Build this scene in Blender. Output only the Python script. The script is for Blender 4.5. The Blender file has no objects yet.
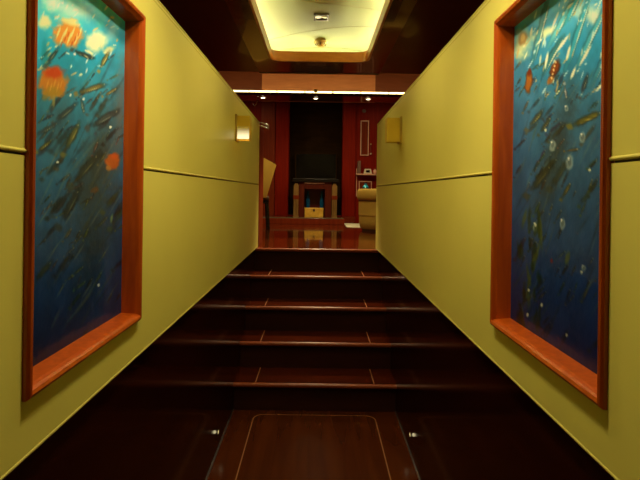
import bpy, bmesh, math, random
import numpy as np
from mathutils import Vector, Matrix

sc = bpy.context.scene
COL = sc.collection
PI = math.pi
EYE = 1.56           # lens height above the lower floor
F = 520.0            # focal length in pixels of the 640 px wide frame
random.seed(5)

# ------------------------------------------------------------------ materials
def mat(name, col, rough=0.5, metal=0.0, coat=0.0, emit=None, estr=0.0, spec=0.5, trans=0.0, ior=1.45):
    m = bpy.data.materials.new(name); m.use_nodes = True
    b = m.node_tree.nodes['Principled BSDF']
    b.inputs['Base Color'].default_value = (*col, 1)
    b.inputs['Roughness'].default_value = rough
    b.inputs['Metallic'].default_value = metal
    b.inputs['Coat Weight'].default_value = coat
    b.inputs['Coat Roughness'].default_value = 0.04
    b.inputs['Specular IOR Level'].default_value = spec
    b.inputs['Transmission Weight'].default_value = trans
    b.inputs['IOR'].default_value = ior
    if emit:
        b.inputs['Emission Color'].default_value = (*emit, 1)
        b.inputs['Emission Strength'].default_value = estr
    return m

def wood(name, c1, c2, rough=0.15, coat=0.6, scale=(18, 1.2, 18), bump=0.0, spec=0.5, coat_r=0.05):
    m = mat(name, c1, rough, coat=coat, spec=spec)
    nt = m.node_tree; N = nt.nodes; L = nt.links
    b = N['Principled BSDF']; b.inputs['Coat Roughness'].default_value = coat_r
    tc = N.new('ShaderNodeTexCoord'); mp = N.new('ShaderNodeMapping')
    mp.inputs['Scale'].default_value = scale
    n1 = N.new('ShaderNodeTexNoise'); n1.inputs['Scale'].default_value = 2.0
    n1.inputs['Detail'].default_value = 6; n1.inputs['Distortion'].default_value = 0.6
    r = N.new('ShaderNodeValToRGB')
    r.color_ramp.elements[0].position = 0.33; r.color_ramp.elements[0].color = (*c1, 1)
    r.color_ramp.elements[1].position = 0.68; r.color_ramp.elements[1].color = (*c2, 1)
    L.new(tc.outputs['Object'], mp.inputs[0]); L.new(mp.outputs[0], n1.inputs[0])
    L.new(n1.outputs[0], r.inputs[0]); L.new(r.outputs[0], b.inputs['Base Color'])
    return m

def cream(name, c1, c2, rough=0.4, sc_=3.0, bump=0.02):
    m = mat(name, c1, rough, spec=0.35)
    nt = m.node_tree; N = nt.nodes; L = nt.links; b = N['Principled BSDF']
    tc = N.new('ShaderNodeTexCoord')
    n1 = N.new('ShaderNodeTexNoise'); n1.inputs['Scale'].default_value = sc_; n1.inputs['Detail'].default_value = 3
    r = N.new('ShaderNodeValToRGB')
    r.color_ramp.elements[0].position = 0.3; r.color_ramp.elements[0].color = (*c1, 1)
    r.color_ramp.elements[1].position = 0.7; r.color_ramp.elements[1].color = (*c2, 1)
    L.new(tc.outputs['Object'], n1.inputs[0]); L.new(n1.outputs[0], r.inputs[0]); L.new(r.outputs[0], b.inputs['Base Color'])
    n2 = N.new('ShaderNodeTexNoise'); n2.inputs['Scale'].default_value = 220
    bp = N.new('ShaderNodeBump'); bp.inputs['Strength'].default_value = bump
    L.new(tc.outputs['Object'], n2.inputs[0]); L.new(n2.outputs[0], bp.inputs['Height']); L.new(bp.outputs[0], b.inputs['Normal'])
    return m

M = {}
M['cream'] = cream('cream_lacquer', (.69, .575, .12), (.72, .605, .13), 0.42)
M['cream_trim'] = mat('cream_trim', (.74, .61, .15), 0.25)
M['dark'] = wood('dark_cherry_gloss', (.011, .0018, .0012), (.017, .0026, .0014), 0.12, 0.0, (14, 1, 14), spec=.2)
M['dark_soffit'] = wood('dark_cherry_soffit', (.035, .008, .003), (.06, .014, .005), 0.22, 0.6, (14, 1, 14))
M['ceil_side'] = wood('dark_ceiling_side', (.014, .004, .002), (.03, .007, .003), 0.3, 0.2, (10, 1, 10))
M['fascia_side_dim'] = wood('fascia_side_dim', (.16, .045, .022), (.20, .06, .03), 0.35, 0.2, (1.5, 10, 10))
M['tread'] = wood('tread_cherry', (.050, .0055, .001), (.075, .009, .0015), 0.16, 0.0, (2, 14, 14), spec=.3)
M['nosing'] = wood('nosing_cherry_lit', (.22, .038, .007), (.29, .056, .011), 0.3, 0.0, (2, 20, 20), spec=.4)  # lighter than the treads: edge highlight put into the wood colour
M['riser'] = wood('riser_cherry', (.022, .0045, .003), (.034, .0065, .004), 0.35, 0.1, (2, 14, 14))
M['floor'] = wood('floor_cherry', (.060, .010, .001), (.09, .017, .002), 0.22, 0.0, (7, .5, 7), spec=.22)
M['floor_up'] = wood('landing_cherry', (.09, .013, .002), (.13, .021, .003), 0.12, 0.7, (10, 1, 10))
M['inlay'] = mat('maple_inlay', (.34, .13, .05), 0.35)
M['frame'] = wood('frame_cherry', (.36, .050, .003), (.52, .088, .006), 0.28, 0.15, (22, 22, 2))
M['cab'] = wood('cabinet_mahogany', (.085, .010, .003), (.12, .016, .004), 0.45, 0.0, (20, 20, 1.2), spec=.2)
M['red'] = wood('red_mahogany', (.21, .008, .0012), (.28, .013, .0018), 0.5, 0.0, (20, 20, 1.2), spec=.08)
M['redbrown'] = wood('red_brown_mahogany', (.17, .018, .003), (.24, .030, .005), 0.5, 0.0, (20, 20, 1.2), spec=.12)
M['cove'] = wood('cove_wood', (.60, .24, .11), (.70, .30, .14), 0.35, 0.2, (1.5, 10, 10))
M['lip'] = wood('lip_cherry', (.60, .18, .02), (.72, .25, .03), 0.3, 0.3, (3, 3, 10))
M['black'] = mat('black_lacquer', (.012, .008, .006), 0.25)
M['niche'] = wood('niche_dark', (.032, .015, .005), (.048, .022, .007), 0.9, 0.0, (2, 8, 8), spec=0)
M['steel'] = mat('brushed_steel', (.45, .47, .5), 0.3, 1.0)
M['chrome'] = mat('chrome', (.75, .75, .78), 0.12, 1.0)
M['brass'] = mat('satin_brass', (.68, .50, .18), 0.32, 1.0)
M['bronze'] = mat('dull_bronze', (.20, .15, .05), 0.4, .6)
M['sconce'] = mat('sconce_shade', (.80, .52, .04), 0.45, 0.1)
M['gold'] = cream('gold_leather', (.72, .36, .035), (.95, .56, .08), 0.35, 14, 0.1)
M['tray'] = cream('tray_fabric', (.53, .57, .27), (.60, .63, .32), 0.6, 1.5, 0.02)
M['seam'] = mat('fabric_seam', (.60, .56, .30), 0.6)
M['led'] = mat('led_strip', (1, .95, .7), 0.5, emit=(1, .93, .58), estr=40)
M['led2'] = mat('led_strip_room', (1, .9, .6), 0.5, emit=(1, .80, .32), estr=6.0)
M['bulb'] = mat('lamp_lens', (1, .95, .8), 0.3, emit=(1, .86, .55), estr=5)
M['lens_dim'] = mat('lamp_lens_dim', (.9, .8, .5), 0.3, emit=(1, .88, .5), estr=.7)
M['foot'] = mat('foot_lens', (1, .9, .6), 0.3, emit=(1, .72, .30), estr=.3)
M['uphol'] = cream('cream_upholstery', (.56, .34, .05), (.64, .40, .065), 0.7, 5, 0.15)
M['uphol_dark'] = mat('piping_brown', (.13, .06, .02), 0.7)
M['chairskin'] = cream('chair_leather', (.95, .56, .08), (.98, .64, .11), 0.5, 5, 0.05)
M['blue'] = mat('blue_glass', (.005, .10, .26), 0.12, coat=1)
M['teal'] = mat('teal_glass', (.03, .36, .48), 0.08, coat=1, trans=0.2)
M['paper'] = mat('white_paper', (.92, .82, .55), 0.6)
M['rim'] = mat('pale_frame', (.80, .42, .26), 0.4)
M['marble'] = wood('hearth_marble', (.10, .06, .03), (.17, .11, .05), 0.12, 0.6, (2, 2, 2))
M['pil'] = cream('pilaster_ivory', (.24, .12, .03), (.32, .17, .045), 0.35, 8)
M['grey'] = mat('grey_board', (.20, .10, .06), 0.5)
M['white'] = mat('white_plastic', (.75, .68, .48), 0.4)
M['screen'] = mat('screen_black', (.008, .006, .005), 0.15)
M['wine'] = mat('wine_lacquer', (.10, .006, .010), 0.35)
M['groove'] = mat('groove_dark', (.03, .015, .006), 0.6)

dm = mat('frosted_diffuser', (.80, .62, .16), 0.4, emit=(1, .90, .55), estr=1); M['diff'] = dm
_n = dm.node_tree; _g = _n.nodes.new('ShaderNodeNewGeometry'); _s = _n.nodes.new('ShaderNodeSeparateXYZ'); _m = _n.nodes.new('ShaderNodeMapRange')
_m.inputs['From Min'].default_value = 1.915; _m.inputs['From Max'].default_value = 1.995; _m.inputs['To Min'].default_value = 1.15; _m.inputs['To Max'].default_value = 0.0
_m.interpolation_type = 'SMOOTHSTEP'
_n.links.new(_g.outputs['Position'], _s.inputs[0]); _n.links.new(_s.outputs[2], _m.inputs[0]); _n.links.new(_m.outputs[0], _n.nodes['Principled BSDF'].inputs['Emission Strength'])
# ------------------------------------------------------------------ mesh helpers
def box(bm, x0, x1, y0, y1, z0, z1, bev=0.0, seg=2):
    r = bmesh.ops.create_cube(bm, size=1.0)
    vs = r['verts']
    for v in vs:
        v.co = Vector(((x0+x1)/2 + v.co.x*abs(x1-x0), (y0+y1)/2 + v.co.y*abs(y1-y0), (z0+z1)/2 + v.co.z*abs(z1-z0)))
    if bev > 0:
        es = list({e for v in vs for e in v.link_edges})
        bmesh.ops.bevel(bm, geom=es, offset=bev, segments=seg, profile=0.5, affect='EDGES')

def cyl(bm, p0, p1, r0, r1=None, seg=20, cap=True):
    p0 = Vector(p0); p1 = Vector(p1); r1 = r0 if r1 is None else r1
    d = p1 - p0
    q = Vector((0, 0, 1)).rotation_difference(d.normalized()).to_matrix().to_4x4()
    bmesh.ops.create_cone(bm, cap_ends=cap, segments=seg, radius1=r0, radius2=r1, depth=d.length,
                          matrix=Matrix.Translation((p0+p1)/2) @ q)

def tube(bm, pts, r, seg=10):
    pts = [Vector(p) for p in pts]; rings = []
    up = Vector((0, 0, 1))
    for i, p in enumerate(pts):
        d = (pts[min(i+1, len(pts)-1)] - pts[max(i-1, 0)]).normalized()
        a = d.cross(up)
        if a.length < 1e-3: a = d.cross(Vector((1, 0, 0)))
        a.normalize(); b = a.cross(d).normalized()
        rings.append([bm.verts.new(p + a*r*math.cos(t*2*PI/seg) + b*r*math.sin(t*2*PI/seg)) for t in range(seg)])
    for i in range(len(rings)-1):
        for t in range(seg):
            bm.faces.new((rings[i][t], rings[i][(t+1) % seg], rings[i+1][(t+1) % seg], rings[i+1][t]))
    bm.faces.new(rings[0][::-1]); bm.faces.new(rings[-1])

def lathe(bm, prof, cx=0, cy=0, z=0, seg=32):
    rings = []
    for r, h in prof:
        rings.append([bm.verts.new((cx + max(r, 1e-4)*math.cos(t*2*PI/seg), cy + max(r, 1e-4)*math.sin(t*2*PI/seg), z+h)) for t in range(seg)])
    for i in range(len(rings)-1):
        for t in range(seg):
            bm.faces.new((rings[i][t], rings[i][(t+1) % seg], rings[i+1][(t+1) % seg], rings[i+1][t]))
    bm.faces.new(rings[0][::-1]); bm.faces.new(rings[-1])

def poly_prism(bm, pts, axis, a0, a1, bev=0.0):
    """pts: outline in the two other axes; extruded along axis between a0 and a1"""
    def mk(p, a):
        return {'x': (a, p[0], p[1]), 'y': (p[0], a, p[1]), 'z': (p[0], p[1], a)}[axis]
    lo = [bm.verts.new(mk(p, a0)) for p in pts]; hi = [bm.verts.new(mk(p, a1)) for p in pts]
    n = len(pts); fs = [bm.faces.new(lo), bm.faces.new(hi[::-1])]
    for i in range(n): fs.append(bm.faces.new((lo[i], hi[i], hi[(i+1) % n], lo[(i+1) % n])))
    if bev:
        es = list({e for f in fs for e in f.edges})
        bmesh.ops.bevel(bm, geom=es, offset=bev, segments=2, profile=0.5, affect='EDGES')

def obj(name, bm, m, parent=None, smooth=False):
    bmesh.ops.recalc_face_normals(bm, faces=bm.faces)
    me = bpy.data.meshes.new(name); bm.to_mesh(me); bm.free()
    ms = m if isinstance(m, list) else [m]
    for k in ms: me.materials.append(M[k] if isinstance(k, str) else k)
    if smooth:
        for p in me.polygons: p.use_smooth = True
        try: me.set_sharp_from_angle(angle=math.radians(40))
        except Exception: pass
    o = bpy.data.objects.new(name, me); COL.objects.link(o)
    if parent:
        o.parent = parent
        pw = Vector((0, 0, 0)); q = parent
        while q: pw += q.location; q = q.parent
        # meshes of parts are built in world coordinates, then moved into the thing's frame
        if not parent.get('_local'): me.transform(Matrix.Translation(-pw))
    return o

def thing(name, label, cat, loc=(0, 0, 0), group=None, local=False, rot=0):
    o = bpy.data.objects.new(name, None); COL.objects.link(o)
    o.location = loc; o.rotation_euler = (0, 0, rot); o.empty_display_size = 0.1
    o['label'] = label; o['category'] = cat
    if group: o['group'] = group
    if local: o['_local'] = 1
    return o

def tag(o, label, cat, group=None):
    o['label'] = label; o['category'] = cat
    if group: o['group'] = group
    return o

def struct(name, bm, m, parent=None, smooth=False):
    o = obj(name, bm, m, parent, smooth)
    if parent is None: o['kind'] = 'structure'
    return o

def B(*boxes, bev=0.0):
    bm = bmesh.new()
    for b in boxes: box(bm, *b, bev=bev)
    return bm

def loop_round(x0, x1, y0, y1, r, n=8):
    pts = []
    for cx, cy, a0 in ((x1-r, y1-r, 0), (x0+r, y1-r, 90), (x0+r, y0+r, 180), (x1-r, y0+r, 270)):
        for i in range(n+1):
            a = math.radians(a0 + 90*i/n)
            pts.append((cx + r*math.cos(a), cy + r*math.sin(a)))
    return pts

# ------------------------------------------------------------------ levels
LAND = 1.035; CT = 2.22; CEIL = 2.71
YB, YE = -1.3, 4.95           # back of the hall, far end of the stairwell walls
NOSE = [4.85 - .295*k for k in range(5)]       # landing edge, then four treads
RISE = .207
WX = .56                      # cream face
DX = .578                     # dark panel face
PY0, PY1, PZ0, PZ1 = .994, 1.63, 1.152, 2.108  # picture outer outline on the wall

# ------------------------------------------------------------------ lower hall shell
fl = struct('floor', B((-.66, .66, YB, 3.80, -.1, 0)), 'floor')
# inlay line
bm = bmesh.new()
a = loop_round(-.424, .424, -.6, 3.645, .075); b = loop_round(-.417, .417, -.593, 3.638, .068)
va = [bm.verts.new((x, y, .0012)) for x, y in a]; vb = [bm.verts.new((x, y, .0012)) for x, y in b]
for i in range(len(a)):
    j = (i+1) % len(a); bm.faces.new((va[i], va[j], vb[j], vb[i]))
obj('floor_inlay', bm, 'inlay', fl)
for s, side in ((-1, 'left'), (1, 'right')):
    def X(a, b): return (min(s*a, s*b), max(s*a, s*b))
    struct(f'wall_{side}_lower', B((*X(DX, .70), YB, YE, -.1, LAND)), 'dark')
    zs = EYE + .066
    gy0, gy1, gz0, gz1 = PY0+.004, PY1-.004, PZ0+.004, PZ1-.004
    w = struct(f'wall_{side}', B(
        (*X(WX, .70), YB, gy0, LAND, zs-.003), (*X(WX, .70), YB, gy0, zs+.003, CT),
        (*X(WX, .70), gy1, YE, LAND, zs-.003), (*X(WX, .70), gy1, YE, zs+.003, CT),
        (*X(WX, .70), gy0, gy1, LAND, gz0), (*X(WX, .70), gy0, gy1, gz1, CT)), 'cream')
    obj('seam_groove', B((*X(WX+.008, .69), YB, gy0, zs-.003, zs+.003), (*X(WX+.008, .69), gy1, YE, zs-.003, zs+.003)), 'groove', w)
    bm = bmesh.new()
    for y0, y1 in ((YB, PY0), (PY1, YE)):
        cyl(bm, (s*(WX+.001), y0, zs+.006), (s*(WX+.001), y1, zs+.006), .0045, seg=12)
    obj('seam_bead', bm, 'cream_trim', w, True)
    bm = bmesh.new(); cyl(bm, (s*(WX+.004), YB, LAND+.003), (s*(WX+.004), YE, LAND+.003), .0055, seg=14)
    struct('trim_%d' % (1 if s < 0 else 2), bm, 'cream_trim', smooth=True)
    bm = bmesh.new(); cyl(bm, (s*(WX+.004), YB, CT-.004), (s*(WX+.004), YE, CT-.004), .006, seg=14)
    box(bm, *X(WX-.0008, WX+.01), YB, YE, CT-.022, CT-.018)
    struct('trim_%d' % (3 if s < 0 else 4), bm, 'cream_trim', smooth=True)
    struct('trim_%d' % (11 if s < 0 else 12), B((*X(WX+.008, .705), YB, YE, CT, CT+.004)), 'dark')
    # thin metal line where the side panel meets the floor
    struct('baseboard_' + side, B((*X(DX-.004, DX+.002), YB, 3.71, 0, .010)), 'steel')
struct('wall_back', B((-2.4, 2.4, YB-.1, YB, -.1, 3.6)), 'dark')

# ------------------------------------------------------------------ corridor ceiling with the light tray
bm = bmesh.new()
inner = loop_round(-.417, .417, .9, 4.56, .09)
outer = []
hx, oy0, oy1 = .578, .41, 5.05
for c in range(4):           # corner arcs in the order of loop_round, each fanned out to its square corner
    sx = (1, -1, -1, 1)[c]; Yc = (oy1, oy1, oy0, oy0)[c]; arc = inner[c*9:c*9+9]
    for i_, p in enumerate(arc):
        t_ = i_/8 if c in (0, 2) else 1 - i_/8       # 0 at the long side, 1 at the short side
        ys = (4.56-.09) if c < 2 else (.9+.09)
        if t_ <= .5: outer.append((sx*hx, ys+(Yc-ys)*t_*2))
        else: outer.append((sx*(hx-(hx-.327)*(t_-.5)*2), Yc))
n = len(inner)
for z, z2 in ((CEIL, CEIL+.02),):
    lo_i = [bm.verts.new((*p, z)) for p in inner]; lo_o = [bm.verts.new((*p, z)) for p in outer]
    hi_i = [bm.verts.new((*p, z2)) for p in inner]; hi_o = [bm.verts.new((*p, z2)) for p in outer]
    for i in range(n):
        j = (i+1) % n
        bm.faces.new((lo_i[i], lo_i[j], lo_o[j], lo_o[i])); bm.faces.new((hi_i[i], hi_o[i], hi_o[j], hi_i[j]))
        bm.faces.new((lo_o[i], lo_o[j], hi_o[j], hi_o[i])); bm.faces.new((lo_i[i], hi_i[i], hi_i[j], lo_i[j]))
struct('ceiling', bm, 'dark_soffit')
struct('ceiling_rear', B((-.578, .578, YB, .41, CEIL, CEIL+.02)), 'dark_soffit')
# lip round the tray opening
bm = bmesh.new()
inn = loop_round(-.416, .416, .901, 4.559, .089); out = loop_round(-.432, .432, .885, 4.575, .10)
vs = []
for L_, z in ((inn, CEIL-.002), (inn, 2.795), (out, 2.795), (out, CEIL-.002)):
    vs.append([bm.verts.new((*p, z)) for p in L_])
for k in range(4):
    A_, C_ = vs[k], vs[(k+1) % 4]
    for i in range(n): bm.faces.new((A_[i], A_[(i+1) % n], C_[(i+1) % n], C_[i]))
struct('trim_5', bm, 'lip', smooth=True)
# tray vault: shallow arch of pale fabric
def vault(x): return 2.955 - .20*x*x
bm = bmesh.new()
nx = 24; rows = []
for y in (YB, 5.0):
    rows.append([bm.verts.new((-.578+1.156*i/nx, y, vault(-.578+1.156*i/nx))) for i in range(nx+1)])
for i in range(nx): bm.faces.new((rows[0][i], rows[0][i+1], rows[1][i+1], rows[1][i]))
for i in range(nx): pass
top = [[bm.verts.new((v.co.x, v.co.y, 3.0)) for v in r] for r in rows]
for i in range(nx): bm.faces.new((top[0][i], top[1][i], top[1][i+1], top[0][i+1]))
for r, t in zip(rows, top):
    for i in range(nx): bm.faces.new((r[i], t[i], t[i+1], r[i+1]))
struct('ceiling_tray', bm, 'tray', smooth=True)
for s, side in ((-1, 'left'), (1, 'right')):
    struct('ceiling_side_' + side, B((min(s*.578, s*2.3), max(s*.578, s*2.3), YB, 5.05, 2.725, 2.76)), 'ceil_side')
    struct('wall_tray_' + side, B((min(s*.578, s*.60), max(s*.578, s*.60), YB, 5.05, 2.76, 3.05)), 'tray')
struct('wall_tray_end', B((-.578, .578, 5.0, 5.05, CEIL, 3.05)), 'tray')
# stitched seams in the fabric
bm = bmesh.new()
def seamline(pts):
    P = []
    for (x0, y0), (x1, y1) in zip(pts[:-1], pts[1:]):
        for k in range(6):
            t = k/6; x = x0+(x1-x0)*t; y = y0+(y1-y0)*t; P.append((x, y, vault(x)-.001))
    x, y = pts[-1]; P.append((x, y, vault(x)-.001))
    tube(bm, P, .0022, 6)
seamline([(-.50, 4.66), (-.30, 4.58), (-.12, 4.50), (.05, 4.42), (.28, 4.30), (.55, 4.20)])
seamline([(-.50, 3.62), (-.25, 3.70), (0, 3.83), (.25, 3.86), (.55, 3.84)])
seamline([(-.50, 2.3), (0, 2.2), (.55, 2.35)])
seamline([(-.50, .9), (0, 1.0), (.55, .9)])
struct('trim_6', bm, 'seam', smooth=True)
# LED cove strips, tucked on the ledge behind the lip
led_specs = [('left side of the ceiling tray', (-.535, -.515, 1.0, 4.7)), ('right side of the ceiling tray', (.515, .535, 1.0, 4.7)),
             ('far end of the ceiling tray', (-.48, .48, 4.80, 4.82))]
for txt, (x0, x1, y0, y1) in led_specs:
    t = thing('cove_light', 'warm white light strip hidden along the ' + txt, 'strip light', ((x0+x1)/2, (y0+y1)/2, 2.73))
    obj('channel', B((x0-.006, x1+.006, y0-.006, y1+.006, 2.73, 2.738)), 'steel', t)
    obj('light_strip', B((x0, x1, y0, y1, 2.738, 2.75)), 'led', t)

# fittings in the tray
t = thing('recessed_downlight', 'small rectangular chrome downlight in the pale lit ceiling tray', 'ceiling light', (0.012, 4.12, vault(0)))
z = vault(0)
obj('bezel', B((-.048, .072, 4.05, 4.063, z-.012, z+.01), (-.048, .072, 4.177, 4.19, z-.012, z+.01), (-.048, -.036, 4.05, 4.19, z-.012, z+.01), (.060, .072, 4.05, 4.19, z-.012, z+.01)), 'bronze', t)
obj('housing', B((-.036, .060, 4.063, 4.177, z-.004, z+.012)), 'black', t)
bm = bmesh.new(); lathe(bm, [(.022, -.010), (.026, -.004), (.022, .002)], -.012, 4.12, z, 20); obj('lamp_lens', bm, 'lens_dim', t, True)
bm = bmesh.new(); lathe(bm, [(.014, -.010), (.02, -.004), (.02, .002)], .036, 4.12, z, 20); obj('spring_clip', bm, 'brass', t, True)
bm = bmesh.new()
z = vault(0)
lathe(bm, [(.030, -.075), (.036, -.066), (.030, -.058), (.060, -.040), (.064, -.030), (.050, -.012), (.040, .002)], .01, 4.72, z, 28)
t = thing('ceiling_sensor', 'round brass ceiling sensor at the far lip of the light tray', 'ceiling sensor', (.01, 4.72, z))
obj('sensor_body', bm, 'brass', t, True)
for k in range(8):
    bm = bmesh.new(); a = k*PI/4; cyl(bm, (.01+.04*math.cos(a), 4.72+.04*math.sin(a), z-.062), (.01+.055*math.cos(a), 4.72+.055*math.sin(a), z-.036), .004, seg=8)
    obj('guard_rib', bm, 'groove', t, True)

# ------------------------------------------------------------------ staircase
st = thing('staircase', 'glossy dark cherry staircase of five risers leading up between cream walls', 'staircase', (0, 4.0, 0))
for k in range(5):
    z = LAND - RISE*k; y = NOSE[k]
    back = 5.0 if k == 0 else NOSE[k-1] + .04
    if k == 0:
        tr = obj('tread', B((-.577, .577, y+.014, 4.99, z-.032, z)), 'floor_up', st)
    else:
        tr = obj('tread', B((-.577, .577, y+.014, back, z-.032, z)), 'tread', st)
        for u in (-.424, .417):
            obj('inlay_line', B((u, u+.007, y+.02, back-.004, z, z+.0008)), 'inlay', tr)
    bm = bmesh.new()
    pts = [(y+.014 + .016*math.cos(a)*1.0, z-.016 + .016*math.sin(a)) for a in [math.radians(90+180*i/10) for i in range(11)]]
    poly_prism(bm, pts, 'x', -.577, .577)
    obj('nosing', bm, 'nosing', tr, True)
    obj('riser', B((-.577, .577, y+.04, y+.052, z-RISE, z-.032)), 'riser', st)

# ------------------------------------------------------------------ framed pictures
def px_of(y, z, s):
    """pixel at which a point of the picture glass shows (to lay the motif out over the panel)"""
    x = s*.603*F/y; v = (EYE - z)*F/y
    return 316.9 + x - .014*v, 192.5 + v + .014*x

def paint(s):
    ny, nz = 170, 250
    y0, y1, z0, z1 = 1.006, 1.618, 1.176, 2.086
    Y, Z = np.meshgrid(np.linspace(y0, y1, ny), np.linspace(z0, z1, nz))
    PXx, PXy = px_of(Y, Z, s)
    rng = np.random.RandomState(11 if s < 0 else 23)
    t = np.clip(PXy/360, 0, 1)
    keys = [0, .12, .3, .55, .8, 1]
    if s < 0: cols = [(80, 205, 230), (30, 165, 205), (40, 125, 160), (38, 96, 140), (22, 66, 125), (12, 44, 100)]
    else: cols = [(80, 180, 215), (40, 145, 190), (46, 110, 150), (38, 86, 132), (20, 60, 125), (14, 46, 118)]
    C = np.stack([np.interp(t, keys, [c[i] for c in cols]) for i in range(3)], -1)
    # brushy variation, smooth noise
    def noise(fx, fy, seed):
        r = np.random.RandomState(seed); g = r.rand(40, 40)
        u = (PXx*fx) % 38; v = (PXy*fy) % 38
        i = u.astype(int); j = v.astype(int); fu = u-i; fv = v-j
        fu = fu*fu*(3-2*fu); fv = fv*fv*(3-2*fv)
        return (g[i, j]*(1-fu)+g[i+1, j]*fu)*(1-fv)+(g[i, j+1]*(1-fu)+g[i+1, j+1]*fu)*fv
    nn = noise(.10, .05, 1)*.6 + noise(.25, .12, 2)*.4
    C *= (.88 + .24*nn)[..., None]
    def ell(cx, cy, rx, ry, ang, col, alpha=1., soft=.35):
        a = math.radians(ang)
        dx = PXx-cx; dy = PXy-cy
        u = (dx*math.cos(a)+dy*math.sin(a))/rx; v = (-dx*math.sin(a)+dy*math.cos(a))/ry
        r = np.sqrt(u*u+v*v) + (noise(.16, .16, 7)-.5)*.28 + (noise(.45, .4, 9)-.5)*.22
        m = np.clip((1-r)/soft, 0, 1)*alpha
        C[:] = C*(1-m[..., None]) + np.array(col)*m[..., None]
    def fish(cx, cy, ln, ang, col, belly, al=.8):
        ell(cx, cy, ln, ln*.24, ang, [c*.35 for c in col], al*.9, .5)
        ell(cx, cy, ln*.85, ln*.16, ang, col, al*.9, .6)
        a = math.radians(ang)
        ell(cx - math.sin(a)*ln*.05, cy + math.cos(a)*ln*.07, ln*.5, ln*.045, ang, belly, al*.8, .8)
        ell(cx - math.cos(a)*ln*1.05, cy - math.sin(a)*ln*1.05, ln*.26, ln*.15, ang+55, col, al*.8, .5)
        ell(cx - math.cos(a)*ln*1.05, cy - math.sin(a)*ln*1.05, ln*.26, ln*.15, ang-55, col, al*.8, .5)
        ell(cx + math.cos(a)*ln*.62, cy + math.sin(a)*ln*.62, 1.0, 1.0, 0, (190, 185, 140), al*.7, .6)
    olive = (120, 112, 62); grey = (88, 100, 100); pale = (190, 190, 130); gold = (190, 160, 60)
    if s < 0:
        ell(98, 165, 26, 100, 14, (62, 58, 50), .75, .9)
        ell(120, 110, 10, 90, 4, (110, 112, 112), .6, .9)
        ell(60, 120, 14, 50, 10, (60, 82, 92), .5, .9)
        ell(95, 250, 20, 70, 20, (30, 42, 44), .5, .9)
        for k in range(70):
            x = rng.uniform(40, 122); y = rng.uniform(48, 300)
            fish(x, y, rng.uniform(4, 9), rng.uniform(-70, -25), [c*rng.uniform(.6, 1.2) for c in (grey, olive, (60, 60, 56))[k % 3]], [c*.9 for c in pale], .5)
        for k in range(26):    # faint diagonal school
            x = rng.uniform(40, 120); y = rng.uniform(90, 350)
            fish(x, y, rng.uniform(9, 18), rng.uniform(-66, -42), [c*rng.uniform(.5, .9) for c in (grey, olive, (50, 60, 66))[k % 3]], [c*.6 for c in grey], .42)
        for k in range(40):
            x = rng.uniform(45, 125); y = rng.uniform(60, 330)
            ell(x, y, rng.uniform(14, 34), rng.uniform(1, 2.2), rng.uniform(-68, -50), ((120, 135, 120), (28, 44, 46), (96, 92, 60))[k % 3], .35, .9)
        for k in range(60):
            x = rng.uniform(38, 124); y = rng.uniform(0, 75)
            ell(x, y, rng.uniform(1.5, 5), rng.uniform(.6, 1.6), rng.uniform(-80, 20), ((245, 240, 170), (220, 235, 220), (235, 190, 90))[k % 3], .8, .6)
        ell(72, 10, 30, 13, 10, (205, 225, 205), .7, .8); ell(52, 4, 14, 10, 0, (235, 235, 180), .7, .8)
        ell(44, 22, 8, 9, 0, (235, 225, 150), .9, .5)
        ell(45, 58, 6, 26, 0, (20, 130, 135), .5, .8)
        ell(96, 42, 14, 12, -25, (240, 232, 170), .95, .5); ell(112, 30, 9, 17, 20, (150, 205, 200), .6, .8)
        ell(108, 50, 8, 4, -25, (235, 215, 140), .8, .5)
        ell(68, 33, 18, 16, 25, (232, 140, 50), 1, .35); ell(70, 22, 13, 5, 15, (240, 215, 130), .8, .5)
        for k in range(7): ell(58+k*3.6, 32+(k % 2)*6, 1.1, 8, 20, (250, 225, 140), .8, .5)
        for k in range(6): ell(61+k*3.4, 44-(k % 3)*5, 1.0, 4, 20, (200, 70, 20), .7, .5)
        ell(53, 83, 16, 17, 0, (200, 120, 40), 1, .3); ell(54, 72, 13, 8, 0, (205, 62, 24), .9, .6); ell(52, 92, 11, 7, 0, (170, 130, 40), .9, .5)
        for k in range(5): ell(47+k*3.4, 84+(k % 2)*3, .9, 6, 15, (225, 160, 60), .6, .6)
        ell(53, 102, 2, 8, 0, (150, 150, 90), .7, .6); ell(44, 98, 4, 4, 0, (140, 120, 50), .7, .6)
        fish(84, 55, 13, 22, (70, 78, 74), (215, 205, 140), .95); ell(88, 52, 6, 1.6, 25, (240, 235, 170), .9)
        fish(52, 56, 12, -55, (72, 88, 88), pale, .8)
        fish(93, 88, 18, -18, (130, 118, 62), (215, 205, 130), .95)
        fish(104, 60, 12, -62, (150, 140, 70), (240, 230, 150), .9)
        fish(82, 106, 9, 78, (90, 120, 120), (225, 225, 170), .9)
        fish(66, 112, 17, -40, (70, 80, 84), pale, .7); fish(48, 128, 15, -30, (78, 86, 88), pale, .6)
        fish(45, 145, 11, -38, (120, 120, 60), (190, 180, 100), .9)
        fish(72, 136, 20, -63, (120, 118, 62), (190, 178, 90), .8)
        fish(105, 118, 20, -30, (74, 82, 84), (130, 140, 130), .8); fish(110, 92, 9, -30, (150, 130, 70), pale, .8)
        fish(86, 168, 24, -50, (66, 72, 64), (150, 150, 90), .7); fish(70, 205, 24, -62, (58, 66, 66), (130, 140, 100), .7)
        ell(112, 161, 9, 9, 10, (190, 90, 34), 1, .35); ell(114, 156, 6, 4, 0, (214, 84, 30), .9, .5); ell(108, 168, 3, 3, 0, (180, 120, 50), .8)
        ell(111, 218, 1.6, 6, 8, (130, 165, 100), .7, .6); ell(94, 190, 6, 3, -30, (120, 70, 36), .6)
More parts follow.
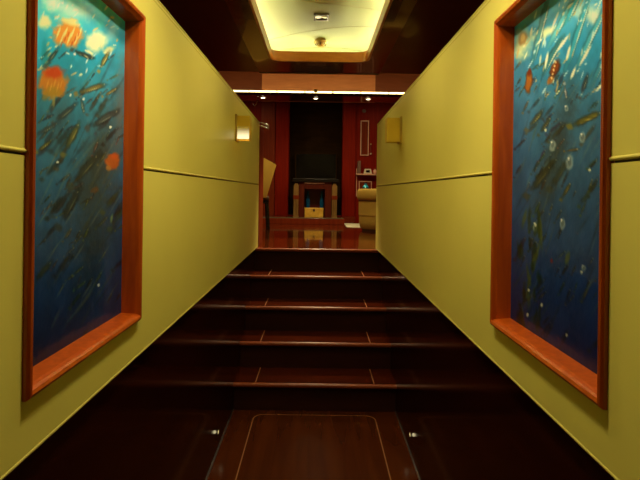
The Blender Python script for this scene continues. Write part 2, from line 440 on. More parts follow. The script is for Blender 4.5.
        for k in range(9):
            x = 44+k*8.5; y = 215+(k*37 % 110)
            ell(x, y, 15, 1.1, -58, (120, 128, 110), .5, .8)
        for x, y in ((57, 162), (83, 99), (110, 127), (62, 3), (74, 54), (98, 285), (70, 95)): ell(x, y, 1.6, 1.6, 0, (240, 245, 230), .95, .5)
    else:
        ell(556, 150, 16, 90, 14, (52, 58, 52), .7, .9)
        for k in range(70):
            x = rng.uniform(516, 604); y = rng.uniform(60, 300)
            fish(x, y, rng.uniform(4, 9), rng.uniform(-75, -35), [c*rng.uniform(.5, 1.1) for c in (grey, olive, (56, 58, 60))[k % 3]], [c*.8 for c in pale], .5)
        for k in range(24):
            x = rng.uniform(520, 600); y = rng.uniform(70, 340)
            fish(x, y, rng.uniform(8, 15), rng.uniform(-68, -40), [c*rng.uniform(.4, .8) for c in (grey, olive, (50, 60, 66))[k % 3]], [c*.6 for c in grey], .4)
        for k in range(44):
            x = rng.uniform(516, 604); y = rng.uniform(60, 330)
            ell(x, y, rng.uniform(12, 30), rng.uniform(1, 2.2), rng.uniform(-76, -55), ((110, 130, 125), (24, 40, 46), (90, 92, 50))[k % 3], .35, .9)
        ell(521, 45, 13, 20, 12, (225, 225, 150), .85, .8); ell(545, 32, 18, 6, -25, (235, 230, 160), .85, .6)
        ell(585, 12, 24, 12, 10, (205, 225, 190), .7, .8); ell(594, 18, 8, 10, 0, (235, 230, 190), .7, .6)
        ell(530, 12, 14, 10, 0, (120, 150, 130), .6, .8)
        for x, y, ln, a, c in ((540, 30, 42, -76, (60, 150, 165)), (562, 20, 34, -62, (90, 200, 215)), (578, 30, 48, -72, (50, 175, 205)),
                               (592, 34, 46, -64, (70, 180, 205)), (603, 60, 34, -64, (60, 150, 180)), (552, 55, 26, -62, (50, 130, 140)), (572, 8, 20, -65, (40, 190, 220))):
            ell(x, y, ln, 4.2, a, [v*.5 for v in c], .75, .4); ell(x, y, ln, 3.0, a, c, .85, .5); ell(x+2, y, ln*.8, .8, a, (235, 235, 190), .8, .6)
        for k in range(70):
            x = rng.uniform(514, 606); y = rng.uniform(0, 95)
            ell(x, y, rng.uniform(2, 7), rng.uniform(.6, 1.4), rng.uniform(-85, -45), ((245, 240, 180), (200, 230, 225), (200, 170, 90))[k % 3], .75, .6)
        for x, y, ln, a in ((561, 45, 14, -55), (554, 22, 12, -68), (573, 72, 9, -68), (601, 85, 11, -48), (604, 62, 9, -52), (568, 52, 10, -75), (585, 55, 14, -60), (546, 60, 10, -80)):
            ell(x, y, ln, 1.6, a, (245, 240, 190), .9, .5)
        ell(522, 38, 5, 9, 12, (170, 110, 50), .7, .5); ell(522, 38, 3, 6, 12, (225, 200, 120), .8, .5)
        ell(528, 82, 4.2, 15, 6, (60, 40, 20), .8, .4); ell(528, 82, 3.6, 13, 6, (170, 95, 30), .9, .5); ell(529, 72, 2.5, 5, 6, (120, 45, 18), .9, .5)
        ell(554, 70, 5.2, 13, 24, (60, 30, 20), .8, .4); ell(554, 68, 4.4, 11, 24, (140, 62, 20), .9, .5); ell(550, 80, 3.5, 6, 30, (160, 100, 40), .9, .5)
        for k in range(5): ell(555-k, 62+k*4, 1.2, 1.4, 0, (240, 200, 130), .9, .5)
        fish(565, 92, 8, 82, (150, 160, 165), (235, 235, 215), .9)
        fish(588, 118, 20, -25, (120, 112, 40), (200, 180, 70), .85); fish(536, 118, 15, -50, (90, 90, 60), (190, 175, 80), .7)
        fish(545, 125, 12, -55, (80, 80, 50), gold, .7); fish(584, 84, 14, -72, (64, 70, 76), pale, .7); fish(566, 190, 11, -60, (110, 100, 40), gold, .7)
        fish(572, 150, 8, -8, (120, 100, 40), gold, .8); fish(540, 178, 22, -52, (70, 70, 46), (130, 120, 60), .6); fish(560, 172, 20, -58, (66, 68, 48), (120, 112, 60), .5)
        for x, y, rx, ry in ((552, 145, 3.6, 6.5), (582, 137, 3.8, 6.5), (569, 162, 4.6, 8), (562, 223, 3, 7), (535, 226, 3, 6), (566, 108, 2.5, 4), (583, 268, 3, 4)):
            ell(x, y, rx, ry, 6, (185, 200, 190), .75, .5); ell(x, y, rx*.65, ry*.7, 6, (80, 100, 105), .8, .5); ell(x-1, y-ry*.4, 1.2, 1.5, 0, (245, 245, 225), .95, .5)
        for k in range(30):    # weed growing up the far side
            x = rng.uniform(514, 540); y = rng.uniform(215, 345)
            ell(x, y, rng.uniform(1.5, 3), rng.uniform(7, 22), rng.uniform(-12, 14), ((40, 62, 22), (90, 100, 34), (26, 46, 20))[k % 3], .65, .6)
        for x, y in ((535, 225), (528, 290), (527, 315), (566, 335), (581, 272), (541, 305), (545, 130), (589, 170)): ell(x, y, 1.5, 2, 0, (235, 235, 190), .9, .5)
        ell(551, 261, 2, 3, 0, (150, 30, 34), .9, .5); ell(567, 258, 3, 8, 10, (100, 110, 50), .7, .5)
    lum = C.mean(-1, keepdims=True); C = np.clip((lum + (C-lum)*.86)/255., 0, 1)**2.3*1.2
    C[..., 2] *= 1.15; C = np.clip(C*np.clip(1.25-PXy/420, .3, 1.2)[..., None], 0, .95)
    bm = bmesh.new()
    cl = bm.loops.layers.float_color.new('paint')
    vs = [[bm.verts.new((s*.603, Y[j, i], Z[j, i])) for i in range(ny)] for j in range(nz)]
    ci = {}
    for j in range(nz):
        for i in range(ny): ci[vs[j][i]] = C[j, i]
    for j in range(nz-1):
        for i in range(ny-1):
            f = bm.faces.new((vs[j][i], vs[j][i+1], vs[j+1][i+1], vs[j+1][i]))
            for l in f.loops: l[cl] = (*ci[l.vert], 1)
    # board behind
    k0 = [bm.verts.new((s*.613, v.co.y, v.co.z)) for v in (vs[0][0], vs[0][-1], vs[-1][-1], vs[-1][0])]
    bm.faces.new(k0)
    return bm

pm = mat('painted_glass', (.1, .3, .4), 0.5, coat=.35, spec=.15)
nt = pm.node_tree; at = nt.nodes.new('ShaderNodeAttribute'); at.attribute_name = 'paint'
nt.links.new(at.outputs['Color'], nt.nodes['Principled BSDF'].inputs['Base Color'])
pb = nt.nodes['Principled BSDF']; pb.inputs['Coat Roughness'].default_value = 0.06
nz_ = nt.nodes.new('ShaderNodeTexNoise'); nz_.inputs['Scale'].default_value = 26; nz_.inputs['Detail'].default_value = 4
tc_ = nt.nodes.new('ShaderNodeTexCoord'); bp_ = nt.nodes.new('ShaderNodeBump'); bp_.inputs['Strength'].default_value = .15; bp_.inputs['Distance'].default_value = .012
nt.links.new(tc_.outputs['Object'], nz_.inputs[0]); nt.links.new(nz_.outputs[0], bp_.inputs['Height'])
nt.links.new(bp_.outputs[0], pb.inputs['Normal']); nt.links.new(bp_.outputs[0], pb.inputs['Coat Normal'])
M['paint'] = pm

for s, side, desc in ((-1, 'left', 'orange fish and slanting silver fish'), (1, 'right', 'cyan streaks, bubbles and green weed')):
    t = thing('framed_picture', f'sea painting with {desc}, red frame, {side} wall', 'picture', (s*.60, (PY0+PY1)/2, PZ0), 'sea pictures facing each other')
    bm = bmesh.new()
    prof = [(.613, 0), (.552, 0), (.546, .004), (.5435, .010), (.546, .017), (.552, .021), (.560, .024), (.613, .028)]   # (distance from axis, inset)
    rings = []
    for xx, ins in prof:
        rings.append([bm.verts.new((s*xx, yy, zz)) for yy, zz in ((PY0+ins*.72, PZ0+ins), (PY1-ins*.72, PZ0+ins), (PY1-ins*.72, PZ1-ins), (PY0+ins*.72, PZ1-ins))])
    for a_, b_ in zip(rings, rings[1:]+rings[:1]):
        for i in range(4):
            bm.faces.new((a_[i], a_[(i+1) % 4], b_[(i+1) % 4], b_[i]))
    obj('frame', bm, 'frame', t)
    obj('painting', paint(s), 'paint', t)

# ------------------------------------------------------------------ wall lights
for s, side in ((-1, 'left'), (1, 'right')):
    y0 = 3.50
    lab = 'lit box wall light on the left cream wall near the landing' if s < 0 else 'plain gold box wall light on the right cream wall near the landing'
    t = thing('wall_light', lab, 'wall light', (s*WX, y0, 1.90), 'box wall lights')
    def X(a, b): return (min(s*a, s*b), max(s*a, s*b))
    obj('back_plate', B((*X(.548, WX), y0-.01, y0+.11, 1.90, 2.08)), 'brass', t)
    # hollow square shade, open at top and bottom
    obj('shade', B((*X(.463, .548), y0, y0+.004, 1.91, 2.07), (*X(.463, .548), y0+.096, y0+.10, 1.91, 2.07),
                   (*X(.463, .467), y0+.004, y0+.096, 1.91, 2.07)), 'sconce', t)
    bm = bmesh.new(); cyl(bm, (s*.508, y0+.05, 1.935), (s*.508, y0+.05, 2.03), .016, seg=16)
    obj('bulb', bm, 'bulb' if s < 0 else 'white', t, True)
    if s < 0:
        obj('diffuser', B((*X(.466, .545), y0-.003, y0, 1.914, 2.00)), 'diff', t)

# ------------------------------------------------------------------ foot lights
for s, side in ((-1, 'left'), (1, 'right')):
    t = thing('foot_light', f'tiny glowing foot light low on the {side} dark side panel', 'foot light', (s*DX, 3.125, .11), 'foot lights by the lowest step')
    bm = bmesh.new(); cyl(bm, (s*DX, 3.125, .11), (s*(DX-.002), 3.125, .11), .022, .020, 20); obj('bezel', bm, 'black', t, True)
    bm = bmesh.new(); cyl(bm, (s*(DX-.002), 3.125, .112), (s*(DX-.0035), 3.125, .112), .012, .010, 16); obj('lens', bm, 'foot', t, True)

# chrome hook and rail end on the left
HX, HY, HZ = -.865, 7.36, 2.914
t = thing('ceiling_hook', 'curved chrome hook hanging under the dark saloon soffit at the left', 'hook', (HX, HY, HZ))
bm = bmesh.new(); cyl(bm, (HX, HY, HZ-.012), (HX, HY, HZ), .022, seg=16); obj('mounting_rose', bm, 'chrome', t, True)
bm = bmesh.new(); tube(bm, [(HX, HY, HZ-.01), (HX+.006, HY, HZ-.05), (HX-.004, HY, HZ-.085), (HX-.02, HY, HZ-.12), (HX-.045, HY, HZ-.14), (HX-.065, HY, HZ-.125), (HX-.068, HY, HZ-.10)], .009); obj('hook_arm', bm, 'chrome', t, True)
t = thing('handrail_end', 'short chrome double rail end at the top of the left wall', 'handrail', (-.56, 5.0, 2.23))
for dz in (0, -.03):
    bm = bmesh.new(); tube(bm, [(-.585, 5.051, 2.235+dz), (-.55, 5.06, 2.23+dz), (-.50, 5.07, 2.21+dz), (-.485, 5.08, 2.203+dz)], .006); obj('rail', bm, 'chrome', t, True)
obj('mounting_block', B((-.595, -.575, 5.05, 5.08, 2.195, 2.245)), 'chrome', t)

# ------------------------------------------------------------------ saloon (upper room) shell
RX = 2.3; YW = 9.10
struct('floor_upper', B((-RX, RX, 4.99, YW+.5, LAND-.1, LAND), (-RX, -.70, YB, 4.99, LAND-.1, LAND), (.70, RX, YB, 4.99, LAND-.1, LAND)), 'floor_up')
struct('wall_saloon_left', B((-RX-.1, -RX, YB, YW+.5, LAND-.1, 3.6)), 'redbrown')
struct('wall_saloon_right', B((RX, RX+.1, YB, YW+.5, LAND-.1, 3.6)), 'redbrown')
struct('wall_saloon_over', B((-RX, -.60, 5.0, 5.05, 2.76, 3.6), (.60, RX, 5.0, 5.05, 2.76, 3.6), (-.60, .60, 5.0, 5.05, 3.05, 3.6)), 'redbrown')
struct('ceiling_saloon', B((-RX, RX, 4.99, 7.75, 3.5, 3.6)), 'cove')
struct('ceiling_saloon_rear', B((-RX, RX, 7.80, YW+.5, 3.18, 3.28)), 'dark_soffit')
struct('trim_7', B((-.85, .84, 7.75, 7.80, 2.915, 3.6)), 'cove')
struct('trim_13', B((-RX, -.85, 7.75, 7.80, 2.915, 3.6), (.84, RX, 7.75, 7.80, 2.915, 3.6)), 'fascia_side_dim')          # fascia lit by the cove strip; dimmer outer ends put into darker wood
struct('trim_8', B((-RX, RX, 7.30, 7.75, 2.915, 2.945), (-RX, RX, 7.30, 7.33, 2.945, 2.958)), 'dark_soffit')
# left end panel of the stairwell wall, and dark post on the right
struct('trim_9', B((-.595, -.566, 5.05, 5.42, LAND, 2.20), bev=.004), 'redbrown')
struct('trim_10', B((.585, .605, 5.0, 5.12, LAND, 2.26), bev=.003), 'dark')
t = thing('cove_light', 'bright warm light strip running across the saloon ceiling ledge', 'strip light', (0, 7.42, 2.945))
obj('channel', B((-2.2, 2.2, 7.39, 7.47, 2.945, 2.955)), 'steel', t)
bm = bmesh.new()
for k in range(11):
    x0 = -2.2+k*.4; cyl(bm, (x0+.01, 7.43, 2.98), (x0+.39, 7.43, 2.98), .025, seg=16)
obj('light_strip', bm, 'led2', t, True)
# shallow swags of the fascia moulding
for k, x in enumerate((-.80, -.045, .71)):
    where = ('left', 'middle', 'right')[k]
    t = thing('soffit_downlight', f'{where} one of three tiny round downlights under the saloon soffit', 'ceiling light', (x, 7.46, 2.915), 'soffit downlights')
    bm = bmesh.new(); lathe(bm, [(.042, -.004), (.045, 0), (.045, .004)], x, 7.46, 2.911, 24); obj('bezel', bm, 'brass', t, True)
    bm = bmesh.new(); lathe(bm, [(.026, -.006), (.03, 0)], x, 7.46, 2.909, 20); obj('lamp_lens', bm, 'bulb', t, True)
bm = bmesh.new(); lathe(bm, [(.02, 0), (.05, .02), (.058, .05), (.045, .08), (.02, .09)], 0, 0, 0, 20)
bm.transform(Matrix.Translation((-.045, 7.29, 2.96)) @ Matrix.Scale(.6, 4))
tag(obj('sprinkler', bm, 'brass', smooth=True), 'small brass sprinkler at the middle of the saloon light strip', 'sprinkler')

# back wall of the saloon
def wx(px): return (px-316.9)/57.1 + .0
def wz(py): return EYE + (192.5-py)/57.1
YN = YW + .36
struct('wall_saloon_back', B((-RX, wx(288), YW, YW+.12, LAND, 3.18), (wx(341), RX, YW, YW+.12, LAND, 3.18),
    (wx(288), wx(341), YW, YW+.12, LAND, 1.16)), 'red')
struct('wall_niche', B((wx(288), wx(341), YN, YN+.05, 1.16, 3.18), (wx(288)-.03, wx(288), YW+.12, YN+.05, 1.16, 3.18), (wx(341), wx(341)+.03, YW+.12, YN+.05, 1.16, 3.18)), 'niche')
for k, (a, b, m_, lab) in enumerate(((260, 274, 'redbrown', 'brown mahogany pilaster left of the red one beside the dark niche'), (274.6, 287.6, 'red', 'bright red mahogany pilaster left of the dark niche'),
                        (341.4, 354, 'red', 'bright red mahogany pilaster right of the dark niche'))):
    t = thing('wall_pilaster', lab, 'pilaster', (wx((a+b)/2), YW-.03, LAND), 'mahogany pilasters')
    obj('shaft', B((wx(a), wx(b), YW-.06, YW, LAND+.11, 3.12), bev=.006), m_, t)
    obj('base', B((wx(a)-.01, wx(b)+.01, YW-.075, YW, LAND, LAND+.11), bev=.006), 'redbrown', t)
    obj('capital', B((wx(a)-.01, wx(b)+.01, YW-.075, YW, 3.12, 3.18), bev=.006), 'redbrown', t)

# hearth slab
bm = B((-1.55, .44, 8.55, YW-.08, LAND, 1.145), bev=.008)
tag(obj('hearth_slab', bm, 'marble'), 'low dark polished slab in front of the saloon back wall', 'hearth')
tag(obj('hearth_edge', B((-1.56, .45, 8.53, 8.548, LAND, 1.128), bev=.004), 'redbrown'), 'reddish wooden edging board along the front of the low slab', 'edging')

# console cabinet in front of the niche
CY = 8.72; CYB = YW-.085
t = thing('console_cabinet', 'mahogany console cabinet with ivory pilasters under the dark niche', 'cabinet', (-.055, CY, 1.145))
def cxp(px): return (px-316.9)*CY/F
def czp(py): return EYE + (192.5-py)*CY/F
ctop = czp(181)
obj('top', B((cxp(292), cxp(338), CY-.03, CYB, ctop-.02, ctop+.04), bev=.006), 'black', t)
obj('header', B((cxp(298), cxp(331), CY+.01, CYB, czp(189), ctop-.02)), 'cab', t)
obj('header_molding', B((cxp(304), cxp(324), CY-.004, CY+.01, ctop-.045, ctop-.03)), 'rim', t)
for a, b in ((298, 303.7), (324.3, 331)):
    obj('side_panel', B((cxp(a), cxp(b), CY+.01, CYB, 1.145, czp(189))), 'cab', t)
obj('back_panel', B((cxp(303.7), cxp(324.3), CYB-.01, CYB, 1.145, czp(189))), 'wine', t)
for a, b in ((293, 298), (331.5, 336.5)):
    p = bmesh.new()
    xa, xb = cxp(a), cxp(b); w_ = (xb-xa)
    for q in range(3):
        cyl(p, (xa+w_*(q+.5)/3, CY, 1.165), (xa+w_*(q+.5)/3, CY, czp(199.5)), w_/6.6, seg=10)
    box(p, xa, xb, CY+.004, CY+.06, 1.145, czp(199.5)); box(p, xa-.004, xb+.004, CY-.012, CY+.06, 1.145, 1.165)
    pl = obj('pilaster', p, 'pil', t)
    obj('collar', B((xa-.006, xb+.006, CY-.012, CY+.06, czp(199.5), czp(195.5)), bev=.004), 'redbrown', pl)
    p = bmesh.new(); poly_prism(p, [(xa, czp(195.5)), (xb, czp(195.5)), (xb, czp(186)), ((xa+xb)/2+.02, czp(183.5)), ((xa+xb)/2-.02, czp(183.5)), (xa, czp(186))], 'y', CY-.006, CY+.06)
    obj('capital', p, 'pil', pl)

# gold box and blue vases in the cabinet's opening
GY = CY+.03
t = thing('golden_chest', 'small golden chest standing in the opening of the console cabinet', 'chest', (-.075, GY, 1.146))
gx0, gx1 = cxp(304.3), cxp(323); gz = 1.146
obj('chest_body', B((gx0, gx1, GY, GY+.09, gz, gz+.12), bev=.004), 'gold', t)
obj('lid', B((gx0-.003, gx1+.003, GY-.004, GY+.094, gz+.12, gz+.155), bev=.006), 'gold', t)
obj('clasp', B(((gx0+gx1)/2-.018, (gx0+gx1)/2+.018, GY-.010, GY-.001, gz+.095, gz+.135), bev=.002), 'uphol_dark', t)
for k, px in enumerate((307.2, 321.3)):
    t = thing('blue_vase', ('left', 'right')[k] + ' tall deep blue glass vase inside the console cabinet', 'vase', (cxp(px), GY+.175, 1.146), 'blue vases in the cabinet')
    bm = bmesh.new(); r_ = .034
    lathe(bm, [(r_*.6, 0), (r_*.8, .02), (r_, .12), (r_*1.05, .25), (r_*.8, .36), (r_*.55, .40), (r_*.7, .435), (r_*.45, .435)], cxp(px), GY+.175, 1.146, 24)
    obj('vase_body', bm, 'blue', t, True)

# television in the niche
t = thing('television', 'black screen set low in the dark niche above the cabinet', 'television', (-.06, YW+.2, 1.79))
sc_ = (YW+.22)/F
tx0, tx1, tz0, tz1 = (294-316.9)*sc_, (336-316.9)*sc_, EYE+(192.5-179.5)*sc_, EYE+(192.5-153)*sc_
obj('screen', B((tx0+.02, tx1-.02, YW+.222, YW+.235, tz0+.02, tz1-.02)), 'screen', t)
obj('bezel', B((tx0, tx1, YW+.22, YW+.26, tz0, tz0+.02), (tx0, tx1, YW+.22, YW+.26, tz1-.02, tz1), (tx0, tx0+.02, YW+.22, YW+.26, tz0+.02, tz1-.02), (tx1-.02, tx1, YW+.22, YW+.26, tz0+.02, tz1-.02)), 'niche', t)
obj('stand', B((-.2, .08, YW+.20, YW+.3, 1.16, tz0), bev=.004), 'black', t)

# things on the right-hand wall panel
def frame_bm(x0, x1, z0, z1, w, y0, y1):
    return B((x0, x1, y0, y1, z0, z0+w), (x0, x1, y0, y1, z1-w, z1), (x0, x0+w, y0, y1, z0+w, z1-w), (x1-w, x1, y0, y1, z0+w, z1-w))
t = thing('wall_panel_frame', 'tall narrow outlined frame on the red wall right of the niche', 'wall frame', (wx(363), YW, wz(155)))
obj('frame', frame_bm(wx(359), wx(367.3), wz(155), wz(120), .016, YW-.022, YW), 'rim', t)
obj('backing', B((wx(359)+.016, wx(367.3)-.016, YW-.008, YW, wz(155)+.016, wz(120)-.016)), 'redbrown', t)
t = thing('wall_panel_frame', 'wide low outlined frame under the saloon shelf behind the armchair', 'wall frame', (wx(365), YW, wz(197)))
obj('frame', frame_bm(wx(358), wx(371), wz(197), wz(180.5), .016, YW-.022, YW), 'rim', t)
obj('backing', B((wx(358)+.016, wx(371)-.016, YW-.008, YW, wz(197)+.016, wz(180.5)-.016)), 'redbrown', t)
t = thing('wall_shelf', 'narrow pale-edged shelf on the red wall right of the niche', 'shelf', (wx(366), YW, wz(174)))
SB = YW-.16
obj('board', B((wx(354)+.02, wx(384), SB, YW, wz(174)-.012, wz(174)+.012), bev=.003), 'rim', t)
obj('side_strip', B((wx(352.5)+.05, wx(353.3)+.05, YW-.012, YW, wz(196), wz(168)), (wx(352.5)+.05, wx(354)+.05, YW-.1, YW, wz(174)-.012, wz(174)+.010)), 'rim', t)
zt = wz(174)+.0122
t = thing('table_clock', 'small white-framed clock standing on the narrow saloon shelf', 'clock', (wx(366), SB+.06, zt))
bm = bmesh.new(); poly_prism(bm, [(wx(362), zt), (wx(370.5), zt), (wx(369.3), zt+.085), (wx(363.3), zt+.085)], 'y', SB+.04, SB+.09, bev=.004); obj('case', bm, 'white', t)
obj('dial', B((wx(364.4), wx(368.2), SB+.036, SB+.041, zt+.02, zt+.062)), 'black', t)
t = thing('upright_book', 'slim grey-brown book standing upright at the left of the saloon shelf', 'book', (wx(358), SB+.06, zt))
obj('cover', B((wx(356.3), wx(359.2), SB+.03, SB+.15, zt, zt+.22), bev=.002), 'grey', t)
obj('pages', B((wx(356.3)+.005, wx(359.2)-.005, SB+.025, SB+.03, zt+.006, zt+.214)), 'grey', t)
bm = bmesh.new(); lathe(bm, [(.02, 0), (.035, .03), (.03, .06), (.015, .075), (.022, .085)], wx(373.5), SB+.07, zt, 20)
tag(obj('small_urn', bm, 'rim', smooth=True), 'tiny pinkish urn at the right end of the narrow saloon shelf', 'urn')
t = thing('wall_disc', 'small round disc high on the red wall above the tall frame', 'wall disc', (wx(362.3), YW, wz(110.5)))
bm = bmesh.new(); cyl(bm, (wx(362.3), YW, wz(110.5)), (wx(362.3), YW-.018, wz(110.5)), .035, .028, 24); obj('cover', bm, 'grey', t, True)
t = thing('pull_switch', 'thin hanging pull cord with pale knob beside the tall frame', 'switch', (wx(369.4), YW-.02, wz(153)))
bm = bmesh.new(); cyl(bm, (wx(369.4), YW-.02, wz(152.5)), (wx(369.4), YW-.02, wz(144)), .003, seg=8); obj('cord', bm, 'grey', t)
bm = bmesh.new(); lathe(bm, [(.004, .02), (.014, .01), (.016, 0), (.010, -.012)], wx(369.4), YW-.02, wz(153.3), 16); obj('knob', bm, 'white', t, True)
bm = bmesh.new(); cyl(bm, (wx(369.4), YW, wz(143.6)), (wx(369.4), YW-.028, wz(143.6)), .012, seg=16); obj('mount', bm, 'brass', t, True)

# ------------------------------------------------------------------ furniture
# tub armchair at the right
AX, AY = .985, 7.32; R0 = .42
t = thing('tub_armchair', 'cream upholstered tub armchair with thick rounded rim right of the landing', 'armchair', (AX, AY, LAND))
def arc_wall(bm, r_in, r_out, z0, z1, a0, a1, seg=36, bev=0):
    cols = []
    for i in range(seg+1):
        a = math.radians(a0+(a1-a0)*i/seg); c, s_ = math.cos(a), math.sin(a)
        cols.append([bm.verts.new((AX+r*c, AY+r*s_, z)) for r, z in ((r_in, z0), (r_out, z0), (r_out, z1), (r_in, z1))])
    for i in range(seg):
        for k in range(4): bm.faces.new((cols[i][k], cols[i][(k+1) % 4], cols[i+1][(k+1) % 4], cols[i+1][k]))
    bm.faces.new(cols[0]); bm.faces.new(cols[-1][::-1])
bm = bmesh.new(); lathe(bm, [(.36, .03), (.38, .05), (.395, .12), (.395, .26), (.30, .28)], AX, AY, LAND, 40); obj('base', bm, 'uphol', t, True)
bm = bmesh.new(); arc_wall(bm, .29, .402, LAND+.22, LAND+.425, 120, 400, 48); obj('back_shell', bm, 'uphol', t, True)
bm = bmesh.new()
P = [(AX+.355*math.cos(math.radians(a)), AY+.355*math.sin(math.radians(a))) for a in range(118, 404, 6)]
tube(bm, [(x, y, LAND+.425+.045) for x, y in P], .004, 6)
bm.free(); bm = bmesh.new()
cols = []
for x, y in P:
    d = Vector((x-AX, y-AY)).normalized(); ring = []
    for k in range(16):
        a = 2*PI*k/16; ca, sa = math.cos(a), math.sin(a)
        u = .075*math.copysign(abs(ca)**.6, ca); w_ = .082*math.copysign(abs(sa)**.6, sa)
        ring.append(bm.verts.new((x+d.x*u, y+d.y*u, LAND+.505+w_)))
    cols.append(ring)
for i in range(len(cols)-1):
    for k in range(16): bm.faces.new((cols[i][k], cols[i][(k+1) % 16], cols[i+1][(k+1) % 16], cols[i+1][k]))
bm.faces.new(cols[0]); bm.faces.new(cols[-1][::-1])
obj('rim_cushion', bm, 'uphol', t, True)
bm = bmesh.new(); arc_wall(bm, .30, .408, LAND+.415, LAND+.428, 120, 400, 48); obj('piping', bm, 'uphol_dark', t, True)
bm = bmesh.new(); lathe(bm, [(.20, 0), (.27, .01), (.285, .05), (.27, .10), (.20, .12)], AX, AY, LAND+.27, 36); obj('seat_cushion', bm, 'uphol', t, True)
bm = bmesh.new(); lathe(bm, [(.345, 0), (.35, .02), (.35, .04)], AX, AY, LAND, 40); obj('plinth', bm, 'uphol_dark', t, True)

# side table with teal vase behind the armchair
SX, SY = .80, 8.15
t = thing('side_table', 'small round dark side table behind the cream armchair', 'side table', (SX, SY, LAND))
bm = bmesh.new(); lathe(bm, [(.14, 0), (.145, .01), (.145, .02), (.14, .028)], SX, SY, LAND+.545, 32); obj('tabletop', bm, 'black', t, True)
bm = bmesh.new(); lathe(bm, [(.022, .02), (.02, .545)], SX, SY, LAND, 20); obj('stem', bm, 'black', t, True)
bm = bmesh.new(); lathe(bm, [(.12, 0), (.12, .012), (.03, .03)], SX, SY, LAND, 28); obj('foot', bm, 'black', t, True)
bm = bmesh.new(); lathe(bm, [(.02, 0), (.045, .02), (.052, .045), (.035, .075), (.02, .085), (.03, .105), (.02, .10)], SX-.05, SY-.04, LAND+.574, 28)
tag(obj('teal_bowl', bm, 'teal', smooth=True), 'small shiny teal glass vase above the armchair rim', 'vase')

# dining chair at the left
t = thing('dining_chair', 'cream backed dining chair with dark seat and legs left of the landing', 'chair', (-.885, 7.45, LAND), local=True, rot=math.radians(8))
bm = bmesh.new()
# back: flared panel, high in the middle, falling to the corners, leaning slightly
outl = []
for i in range(17):
    u = -1+2*i/16; outl.append((u*.275, 1.03-.13*abs(u)**1.2))
outl = outl[::-1]
low = [(-.275, .90), (-.145, .44), (.145, .44), (.275, .90)]
pts = [(x, z) for x, z in outl] + low[1:3]
poly_prism(bm, pts, 'y', -.03, .03, bev=.010)
for v in bm.verts: v.co.y += -.22 - (v.co.z-.46)*.12 + .25*v.co.x*v.co.x
obj('backrest', bm, 'chairskin', t, True)
bm = bmesh.new(); box(bm, -.19, .19, -.19, .24, .40, .47, bev=.03, seg=3); obj('seat', bm, 'uphol_dark', t, True)
bm = bmesh.new(); box(bm, -.18, .18, -.19, .23, .36, .40); obj('seat_frame', bm, 'black', t)
for sx in (-1, 1):
    for sy in (-1, 1):
        bm = bmesh.new()
        q = [(sx*.16-.02, (.20 if sy > 0 else -.165)-.02), (sx*.16+.02, (.20 if sy > 0 else -.165)-.02), (sx*.16+.02, (.20 if sy > 0 else -.165)+.02), (sx*.16-.02, (.20 if sy > 0 else -.165)+.02)]
        poly_prism(bm, q, 'z', 0, .36, bev=.004)
        for v in bm.verts:
            if v.co.z < .1: v.co.x += sx*.02; v.co.y += sy*.02
        obj('leg', bm, 'black', t)

# pale rug-like sheet on the floor at the right
bm = bmesh.new()
poly_prism(bm, [(.46, 7.95), (.72, 7.90), (.78, 8.85), (.45, 8.95)], 'z', LAND, LAND+.006)
tag(obj('floor_mat', bm, 'paper'), 'small pale mat lying on the floor left of the armchair', 'mat')

# ------------------------------------------------------------------ light sources
def light(kind, name, loc, energy, col=(1, .84, .46), rot=(0, 0, 0), **kw):
    l = bpy.data.lights.new(name, kind); l.energy = energy; l.color = col
    for k, v in kw.items(): setattr(l, k, v)
    o = bpy.data.objects.new(name, l); COL.objects.link(o); o.location = loc; o.rotation_euler = rot
    return o
for x in (-.80, -.045, .71):
    light('SPOT', 'soffit_spot', (x, 7.46, 2.89), 26, spot_size=math.radians(110), spot_blend=.8, shadow_soft_size=.03, rot=(math.radians(28), 0, 0))
for x in (-1.4, 0, 1.4):  # unseen fill lamps added under the saloon ceiling
    light('SPOT', 'saloon_fill', (x, 6.2, 3.45), 55, spot_size=math.radians(120), spot_blend=.8, shadow_soft_size=.05)
for y, e in ((1.25, 74), (2.5, 41), (4.11, 15)):  # farthest is the downlight built above; nearer unseen ones added to brighten walls
    light('SPOT', 'tray_spot', (-.012 if y > 4 else 0, y, 2.90 if y < 4 else 2.93), e, spot_size=math.radians(125), spot_blend=.8, shadow_soft_size=.05 if y > 4 else .10, col=(1, .90, .50))
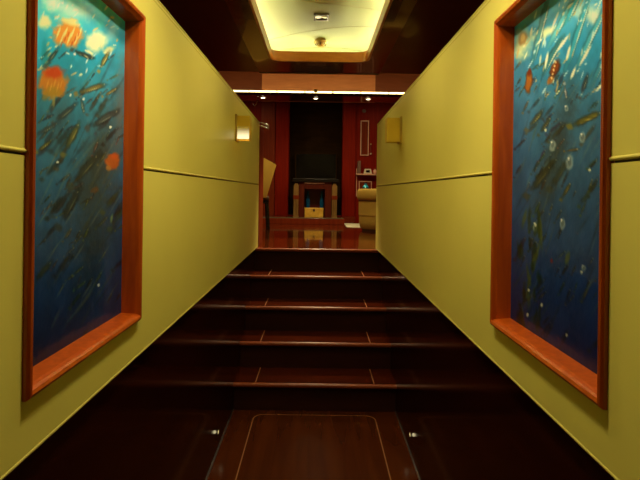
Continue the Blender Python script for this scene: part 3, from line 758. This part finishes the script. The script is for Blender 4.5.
for s in (-1, 1):
    d_ = Vector((s*.59, 1.62, 1.97)) - Vector((-s*.28, 1.10, 2.69))
    light('SPOT', 'picture_accent_spot', (-s*.28, 1.10, 2.69), 24, col=(1, .88, .52), spot_size=math.radians(40), spot_blend=.9, shadow_soft_size=.03, rot=d_.to_track_quat('-Z', 'Y').to_euler())
for x in (-1.1, .2, 1.1):  # unseen fill added behind the beam to brighten the back wall
    light('SPOT', 'back_wall_fill', (x, 8.2, 3.15), 9, spot_size=math.radians(150), spot_blend=.8, shadow_soft_size=.05, rot=(math.radians(20), 0, 0))
light('SPOT', 'landing_fill', (0, 5.9, 3.45), 330, spot_size=math.radians(42), spot_blend=.6, shadow_soft_size=.05, rot=(math.radians(-15), 0, 0))  # unseen lamp added to light the landing edge and upper steps
light('POINT', 'wall_light_bulb', (-.508, 3.55, 1.985), .9, shadow_soft_size=.017)
for s in (-1, 1):
    light('POINT', 'foot_light_lamp', (s*(DX-.02), 3.125, .112), .006, shadow_soft_size=.01)

w = bpy.data.worlds.new('world'); sc.world = w; w.use_nodes = True
w.node_tree.nodes['Background'].inputs[0].default_value = (.02, .014, .006, 1)
w.node_tree.nodes['Background'].inputs[1].default_value = .3

# ------------------------------------------------------------------ camera
cd = bpy.data.cameras.new('camera'); cam = bpy.data.objects.new('camera', cd); COL.objects.link(cam)
cd.sensor_width = 36; cd.lens = F/640*36
cd.shift_x = 2.5/640; cd.shift_y = -47.5/640
cd.clip_start = .05
cam.matrix_world = Matrix.Translation((0, 0, EYE)) @ Matrix.Rotation(PI/2, 4, 'X') @ Matrix.Rotation(math.radians(.8), 4, 'Z')
sc.camera = cam
for o in list(sc.objects):
    if '_local' in o: del o['_local']
sc.view_settings.view_transform = 'Standard'
try: sc.view_settings.look = 'None'
except Exception: pass
sc.view_settings.gamma = 1; sc.view_settings.exposure = 0.0; sc.view_settings.use_curve_mapping = False
sc.cycles.max_bounces = 12; sc.cycles.diffuse_bounces = 6; sc.cycles.glossy_bounces = 6
sc.cycles.sample_clamp_indirect = 4
sc.cycles.use_denoising = True
